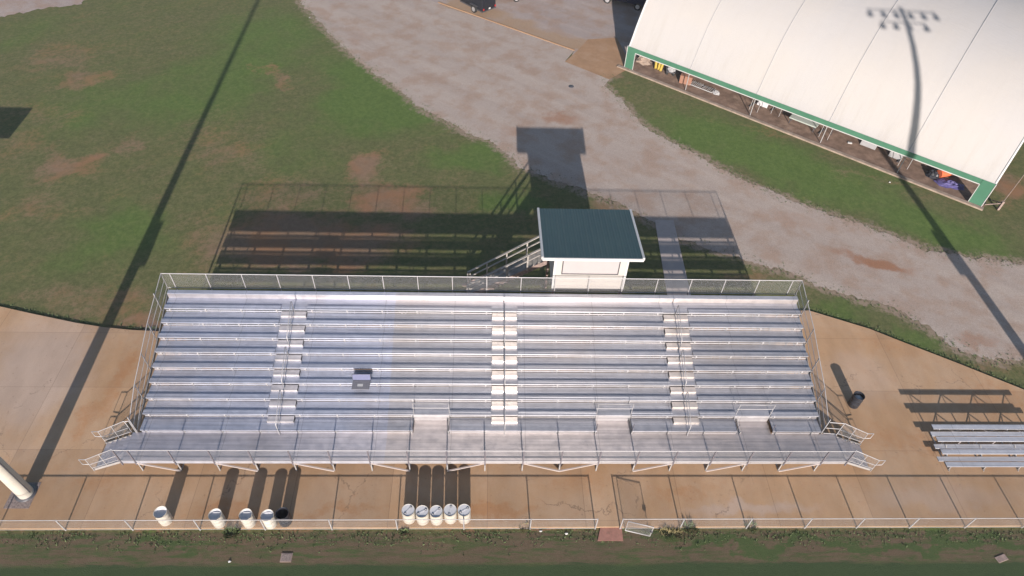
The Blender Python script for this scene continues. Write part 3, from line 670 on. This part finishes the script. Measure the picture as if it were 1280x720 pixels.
for x0, x1 in ((0.0, .78), (TL-.85, TL)):
    MB().box(x0, -.17, .0, x1, -.142, 2.07).build('corner_panel', M['green'], tent)
    MB().box(x0-.04 if x0 == 0 else x1, -.2, .0, x0 if x0 == 0 else x1+.05, -.13, 2.1).box(x1 if x0 == 0 else x0-.04, -.175, 0, x1+.04 if x0 == 0 else x0, -.15, 1.61).build('panel_trim', M['wtrim'], tent)
# gable valances (green cloth strip below the end hoops)
for x in (-.0, TL):
    m = MB(); P = prof
    for (t, z), (t2, z2) in zip(P, P[1:]):
        m.quad((x, t, max(z-.5, 1.4)), (x, t2, max(z2-.5, 1.4)), (x, t2, z2), (x, t, z))
    o = m.build('gable_valance', M['green'], tent); md = o.modifiers.new('s', 'SOLIDIFY'); md.thickness = .02; md.offset = 0
struct(MB().box(-.3, -.2, .0, TL+.2, 24, .03).build('tent_floor', M['soil'], None, 0, (A.x, A.y, GZ), ang))
struct(MB().box(-.6, -.52, .0, TL+.2, -.21, .12).build('tent_kerb', M['kerb'], None, 0, (A.x, A.y, GZ), ang))
TFZ = GZ+.03
def tp(u, v, z=TFZ): return (*G(u, v, z), z)
# wheeled white heap
def lump(w_, d_, h_, seed, n=10, m=14):
    R = random.Random(seed); vs = []; fs = []
    for i in range(n+1):
        ph = math.pi/2*i/n
        for k in range(m):
            a = 2*math.pi*k/m; j = .7+.5*R.random(); vs.append((w_/2*math.cos(a)*math.cos(ph)*j, d_/2*math.sin(a)*math.cos(ph)*j, h_*math.sin(ph)*(.6+.5*R.random())))
    for i in range(n):
        for k in range(m): fs.append((i*m+k, i*m+(k+1) % m, (i+1)*m+(k+1) % m, (i+1)*m+k))
    return MB().add(vs, fs)
tag(lump(1.6, 1.0, .55, 1).build('cloth_heap', M['kerb'], None, 0, tp(805, 78), ang), 'heap of crumpled white cloth in the left corner under the tent eave', 'cloth heap')
for i, (u, v, du) in enumerate(((819, 87, 2), (822.5, 88.5, 6), (825, 90, 10))):
    a = Vector(tp(u, v)); b = a+Vector((.08+.16*i+.1, 1.0, 1.15))
    tag(MB().tube([a+Vector((0, 0, .1)), b], .12, 10).build('foam_tube', M['yellow']), ['left one of three yellow foam tubes leaning under the tent', 'middle one of three yellow foam tubes leaning under the tent', 'right one of three yellow foam tubes leaning under the tent'][i], 'foam tube', 'yellow foam tubes')
bk = empty('equipment_cart', tp(838, 93), 'dark equipment cart with grey bag between the yellow tubes and the brown box', 'cart', rotz=ang+.3)
MB().box(-.4, -.25, .25, .4, .25, .35).tube([(-.38, .2, .3), (-.45, .3, 1.0), (-.45, -.2, 1.0), (-.38, -.2, .3)], .02, 6).build('frame', M['dark'], bk)
lump(.7, .5, .5, 5).build('bag', M['grey'], bk, 0, (0, 0, .35))
for sx_ in (-.3, .3):
    for sy_ in (-.2, .2): MB().tube([(sx_, sy_-.02, .12), (sx_, sy_+.02, .12)], .11, 12).build('wheel', M['tyre'], bk)
tag(MB().box(-.5, -.35, 0, .5, .35, .7).box(-.53, -.38, .7, .53, .38, .74).box(-.52, -.365, .05, -.42, -.355, .68).box(.42, -.365, .05, .52, -.355, .68).build('wooden_box', M['brownbox'], None, .01, tp(857, 103), ang+.25), 'reddish brown wooden box left of the first inner tent post', 'box')
rk = empty('metal_rack', tp(877, 110), 'flat silver wire rack lying on the soil under the tent beside the brown box', 'rack', rotz=ang)
MB().tube([(-1.1, -.3, .1), (1.1, -.3, .1), (1.1, .3, .1), (-1.1, .3, .1), (-1.1, -.3, .1)], .04, 6).build('rack_frame', M['grey'], rk)
o = MB()
for i in range(14): o.tube([(-1.0+i*.155, -.3, .1), (-1.0+i*.155+.1*random.random(), .3, .14+.12*random.random())], .03, 5)
o.build('rungs', M['frame'], rk)
tag(lump(.7, .5, .3, 9).build('cloth_bundle', M['grey'], None, 0, tp(895, 117), ang), 'small grey bundle at the right end of the silver rack', 'bundle')
def aframe(u, v, label, board=None, w_=.9):
    r = empty('board_stand', tp(u, v), label, 'stand', 'folding stands under the tent', ang)
    for sx_ in (-.35, .35):
        MB().tube([(sx_, -.45, 0), (sx_, .0, 1.5)], .02, 6).build('leg', M['frame'], r); MB().tube([(sx_, .45, 0), (sx_, .0, 1.5)], .025, 6).build('leg', M['dark'], r)
    MB().tube([(-.35, 0, 1.5), (.35, 0, 1.5)], .02, 6).build('crossbar', M['frame'], r)
    MB().bar((-.5, -.05, .04), (-.35, .9, .05), .1, .06).build('skid', M['dark'], r)
    return r
aframe(944, 136, 'folding metal stand left of the upright white board'); aframe(1031, 170, 'dark folding stand at the right end of the long pale bench'); aframe(1130, 206, 'folding stand with crossed legs right of the square grey panels')
aframe(971, 141, 'short metal stand standing left of the long pale bench')
def panel(u, v, w_, h_, mat, label, lean=.35, cat='panel', nm='leaning_board'):
    o = MB().box(-w_/2, 0, 0, w_/2, .05, h_).build(nm, M[mat], None, .01, tp(u, v), ang); o.rotation_euler = (-lean, 0, ang); tag(o, label, cat); return o
panel(952, 133, .9, .95, 'lid', 'upright white board leaning under the tent beside a folding stand', .6)
pbn = empty('padded_bench', tp(1002, 158), 'long pale grey green padded bench under the tent eave', 'bench', rotz=ang)
MB().box(-1.15, -.25, .42, 1.15, .45, .52).build('pad', M['pale'], pbn, .03)
for sx_ in (-1, 1):
    for sy_ in (-.22, .26): MB().box(sx_-.03, sy_-.03, 0, sx_+.03, sy_+.03, .42).build('leg', M['dark'], pbn)
panel(1084, 184, 1.2, 1.0, 'grey', 'square grey panel leaning left of the pole shadow under the tent', .75)
panel(1118, 198, 1.0, .9, 'grey', 'square grey panel beside the crossed leg stand under the tent', .75)
tag(MB().box(-.17, -.1, 0, .17, .1, .08).build('paper_scrap', M['wtrim'], None, .02, tp(1062, 179), ang+.4), 'small white scrap on the soil left of the square grey panel', 'scrap')
a = Vector(tp(1171, 222)); b = Vector(tp(1195, 218)); u_ = Vector((0, 0, .35))
tag(MB().tube([a+u_, b+u_], .3, 16).build('foam_roll', M['orange']), 'bright orange foam roll under the right end of the tent', 'foam roll')
tag(lump(2.0, 1.0, .3, 21).build('tarp_heap', M['purple'], None, 0, tp(1187, 231), ang+.3), 'crumpled purple tarp in front of the orange roll', 'tarp')
tag(lump(1.0, .8, .5, 22).build('duffel_bag', M['black'], None, 0, tp(1165, 220), ang), 'dark duffel bag at the left end of the orange roll', 'bag')
ap = empty('anchor_post', (*G(1247, 262, GZ), GZ), 'short braced wooden anchor post by the right end of the tent', 'post')
MB().box(-.08, -.08, 0, .08, .08, .75).build('post', M['wood'], ap); MB().bar((0, 0, .6), (-.7, .5, .05), .07).bar((0, 0, .6), (.1, 1.0, .05), .07).build('brace', M['wood'], ap)
c_ = Vector(G(1284, 214, GZ)+(0,))-Vector(G(1247, 262, GZ)+(0,)); MB().tube([(0, 0, .7), (c_.x, c_.y, 1.2)], .03, 5).build('tie_bar', M['kerb'], ap)
# ------------------------------------------------------------------ vehicles along the top edge
def wheel(par, x, y, r=.36, w_=.22):
    o = MB().tube([(x, y-w_/2, r), (x, y+w_/2, r)], r, 20).build('wheel', M['tyre'], par)
    MB().tube([(x, y-w_/2-.01, r), (x, y+w_/2+.01, r)], r*.62, 16).build('rim', M['rim'], o)
p0 = Vector(G(573, 5, GZ)); p1 = Vector(G(603, 20.5, GZ)); aa = math.atan2((p1-p0).y, (p1-p0).x)
tr = empty('cargo_trailer', (p1.x, p1.y, GZ), 'black enclosed cargo trailer cut off by the top edge', 'trailer', rotz=aa)
MB().box(-3.3, .0, .45, 0, 1.8, 2.3).build('body', M['trailer'], tr, .04)
MB().box(-3.3, -.03, .36, .02, .0, .46).box(.0, 0, .36, .04, 1.8, .46).build('skirt_trim', M['dark'], tr)
wheel(tr, -1.15, -.05); wheel(tr, -1.15, 1.85)
MB().box(-1.65, -.2, .76, -.65, -.0, .8).build('fender', M['dark'], tr)
for y in (.12, 1.68): MB().box(.041, y-.08, .55, .06, y+.08, .72).build('tail_light', M['redlamp'], tr)
MB().box(.041, .8, .5, .055, 1.05, .64).build('number_plate', M['wtrim'], tr)
MB().box(.002, .1, .5, .03, 1.7, 2.2).build('rear_door', M['trailer'], tr)
MB().bar((-3.3, .9, .42), (-4.4, .9, .42), .09).build('drawbar', M['dark'], tr)
def vehicle(name, loc, rot, L, W, mat, label, cat, pickup=False):
    r = empty(name, loc, label, cat, rotz=rot)
    side = [(0, .35), (0, .95), (.12, 1.02), (.9, 1.1), (1.5, 1.62), (3.0, 1.66), (3.7, 1.2), (4.4, 1.1), (4.6, .9), (4.6, .35)] if not pickup else [(0, .45), (0, 1.15), (1.1, 1.25), (1.75, 1.85), (3.2, 1.88), (3.45, 1.25), (5.5, 1.22), (5.55, .5)]
    side = [(x*L/(side[-1][0]), z) for x, z in side]; n = len(side); vs = []
    for x, z in side:
        ins = .16 if z > 1.4 else .0; vs += [(x, ins, z), (x, W-ins, z)]
    fs = [tuple(range(0, 2*n, 2)), tuple(range(1, 2*n, 2))[::-1]]+[(2*i, 2*i+1, (2*i+3) % (2*n), (2*i+2) % (2*n)) for i in range(n)]
    MB().add(vs, fs).build('body', M[mat], r, .05)
    for fx in (.19, .79): wheel(r, L*fx, .08); wheel(r, L*fx, W-.08)
    zt = 1.5 if not pickup else 1.7; x0_ = L*.33; x1_ = L*(.62 if not pickup else .55)
    MB().quad((x0_, .075, 1.18), (x1_, .075, 1.18), (x1_-.1, .13, zt), (x0_+.25, .13, zt)).build('side_window', M['glass'], r)
    MB().box(-.02, .15, .7, .02, .45, .88).build('headlight', M['lens'], r); MB().box(-.02, W-.45, .7, .02, W-.15, .88).build('headlight', M['lens'], r)
    MB().box(-.08, .05, .38, .02, W-.05, .55).build('bumper', M['dark'], r)
    return r
q = G(636, 4, GZ)
vehicle('parked_car', (q[0], q[1]+.0, GZ), math.radians(22), 4.5, 1.8, 'car', 'dark maroon parked car mostly beyond the top edge, one bright wheel showing', 'car')
q = G(749, 6, GZ)
vehicle('pickup_truck', (q[0]-.1, q[1]+.8, GZ), -.45, 5.4, 1.95, 'truck', 'dark navy pickup truck in the shadow beside the tent', 'truck', True)
# ------------------------------------------------------------------ stand-in board added beyond the left edge for the unseen shadow caster
nb = empty('shadow_board', (-21.6, 20.3, GZ), 'stand-in board on two posts added beyond the left edge to throw the dark block shadow on grass', 'shadow caster')
MB().box(-2.6, -.06, 2.45, 2.6, .06, 3.9).build('board', M['wall'], nb); 
for x in (-2.2, 1.6): MB().box(x-.06, .065, 0, x+.06, .18, 3.9).build('post', M['wood'], nb)
hz = MB().box(-60, -60, GZ-1.2, 90, 110, 31.5).build('haze', None); hz['kind'] = 'stuff'
hm = bpy.data.materials.new('haze'); hm.use_nodes = True; hn = hm.node_tree; hn.nodes.remove(hn.nodes['Principled BSDF'])
pv = hn.nodes.new('ShaderNodeVolumePrincipled'); pv.inputs['Density'].default_value = .0003; pv.inputs['Color'].default_value = (.9, .92, 1, 1); pv.inputs['Anisotropy'].default_value = 0
hn.links.new(pv.outputs[0], hn.nodes['Material Output'].inputs['Volume']); hz.data.materials.clear(); hz.data.materials.append(hm)
# ------------------------------------------------------------------ weeds and small things in the grass
def weed(u, v, r_, h_, n, mat, label, seed):
    R = random.Random(seed); x, y = G(u, v, GZ); m = MB()
    for i in range(n):
        a = R.random()*6.28; d = r_*math.sqrt(R.random()); L = h_*(.4+.6*R.random()); c = Vector((d*math.cos(a)*1.3, d*math.sin(a)*.8, 0))
        b = a+R.uniform(-1, 1); tip = c+Vector((math.cos(b)*L*.5, math.sin(b)*L*.5, L)); sd = Vector((-math.sin(b), math.cos(b), 0))*R.uniform(.015, .04); mid = (c+tip)/2+Vector((0, 0, .03))
        m.add([c, mid-sd, tip, mid+sd], [(0, 1, 2, 3)])
    tag(m.build('weed_clump', M[mat], None, 0, (x, y, GZ)), label, 'weed', 'weeds along the fence')
weed(290, 668, .25, .3, 200, 'weed', 'bright green weed clump between the white barrels at the fence', 1)
weed(505, 667, 0.15, 0.22, 72, 'weed', 'small weed left of the lidded barrels at a fence post', 2)
weed(655, 660, 0.21, 0.19, 66, 'weed2', 'thin dry weed right of the lidded barrels', 3)
weed(838, 668, 0.39, 0.22, 156, 'weed2', 'ragged pale weed clump right of the open gate', 4)
weed(860, 662, 0.24, 0.34, 96, 'weed', 'weed clump casting a feathery shadow at the post right of the gate', 5)
weed(938, 660, 0.21, 0.26, 66, 'weed', 'thin weed at the fence post farther right of the gate', 6)
def tufts():
    R = random.Random(11); m = MB()
    def tuft(x, y, s_):
        for i in range(5):
            a = R.random()*6.28; L = s_*R.uniform(.6, 1.3); c = Vector((x+R.uniform(-.5, .5)*s_, y+R.uniform(-.5, .5)*s_, GZ-.02)); tip = c+Vector((math.cos(a)*L*.7, math.sin(a)*L*.7, L)); sd = Vector((-math.sin(a), math.cos(a), 0))*.025
            m.add([c-sd, c+sd, tip], [(0, 1, 2)])
    for L_, n, sp in ((lower, 1500, .35), (upper, 900, .35), (SR, 300, .15), (SB, 200, .15)):
        P = pl(L_, GZ); seg = [(a, b, math.dist(a, b)) for a, b in zip(P, P[1:])]; T = sum(s_[2] for s_ in seg)
        for _ in range(n):
            q_ = R.random()*T
            for a, b, l_ in seg:
                if q_ < l_: break
                q_ -= l_
            t = q_/l_; d = Vector((b[0]-a[0], b[1]-a[1])).normalized(); nn = Vector((-d.y, d.x)); off = R.gauss(0, sp) if L_ not in (SR, SB) else abs(R.gauss(0, sp))+.05
            tuft(a[0]+(b[0]-a[0])*t+nn.x*off, a[1]+(b[1]-a[1])*t+nn.y*off, R.uniform(.04, .09))
    for _ in range(1500): tuft(R.uniform(-7, 44), -3.0-abs(R.gauss(0, .35)), R.uniform(.03, .07))
    o = m.build('grass_tufts', M['weed']); o['kind'] = 'stuff'
tufts()
vb = empty('valve_box', (*G(358, 697, GZ), GZ), 'small square grey valve box in the grass below the black barrel', 'valve box')
MB().box(-.25, -.2, -.04, .25, .2, .02).build('box_rim', M['wood'], vb); MB().box(-.21, -.16, .021, .21, .16, .03).build('lid', M['pad'], vb)
tag(MB().box(-.28, -.14, -.02, .28, .14, .015).build('marker_plate', M['wood'], None, .01, (*G(1252, 698, GZ), GZ), .3), 'small pale plate in the turf at the lower right', 'plate')
for i, (u, v, l) in enumerate(((287, 702, 'tiny white litter scrap in the turf left of the valve box'), (708, 667, 'tiny white litter scrap on the dirt left of the red mat'), (676, 664, 'white litter scrap at the fence foot left of the red mat'), (387, 22, 'tiny white litter scrap in the grass at the road edge near the top'), (1112, 228, 'small pale stone at the tent kerb where the pole shadow crosses'))):
    tag(lump(.16, .1, .06, 40+i, 3, 6).build('litter', M['wtrim'], None, 0, (*G(u, v, GZ), GZ)), l, 'litter')
tag(MB().lathe([(0, .02), (.22, .02), (.24, 0)], 16).build('manhole_cover', M['dark'], None, 0, (*G(714, 108, RZ), RZ)), 'small dark round cover in the gravel road', 'cover')
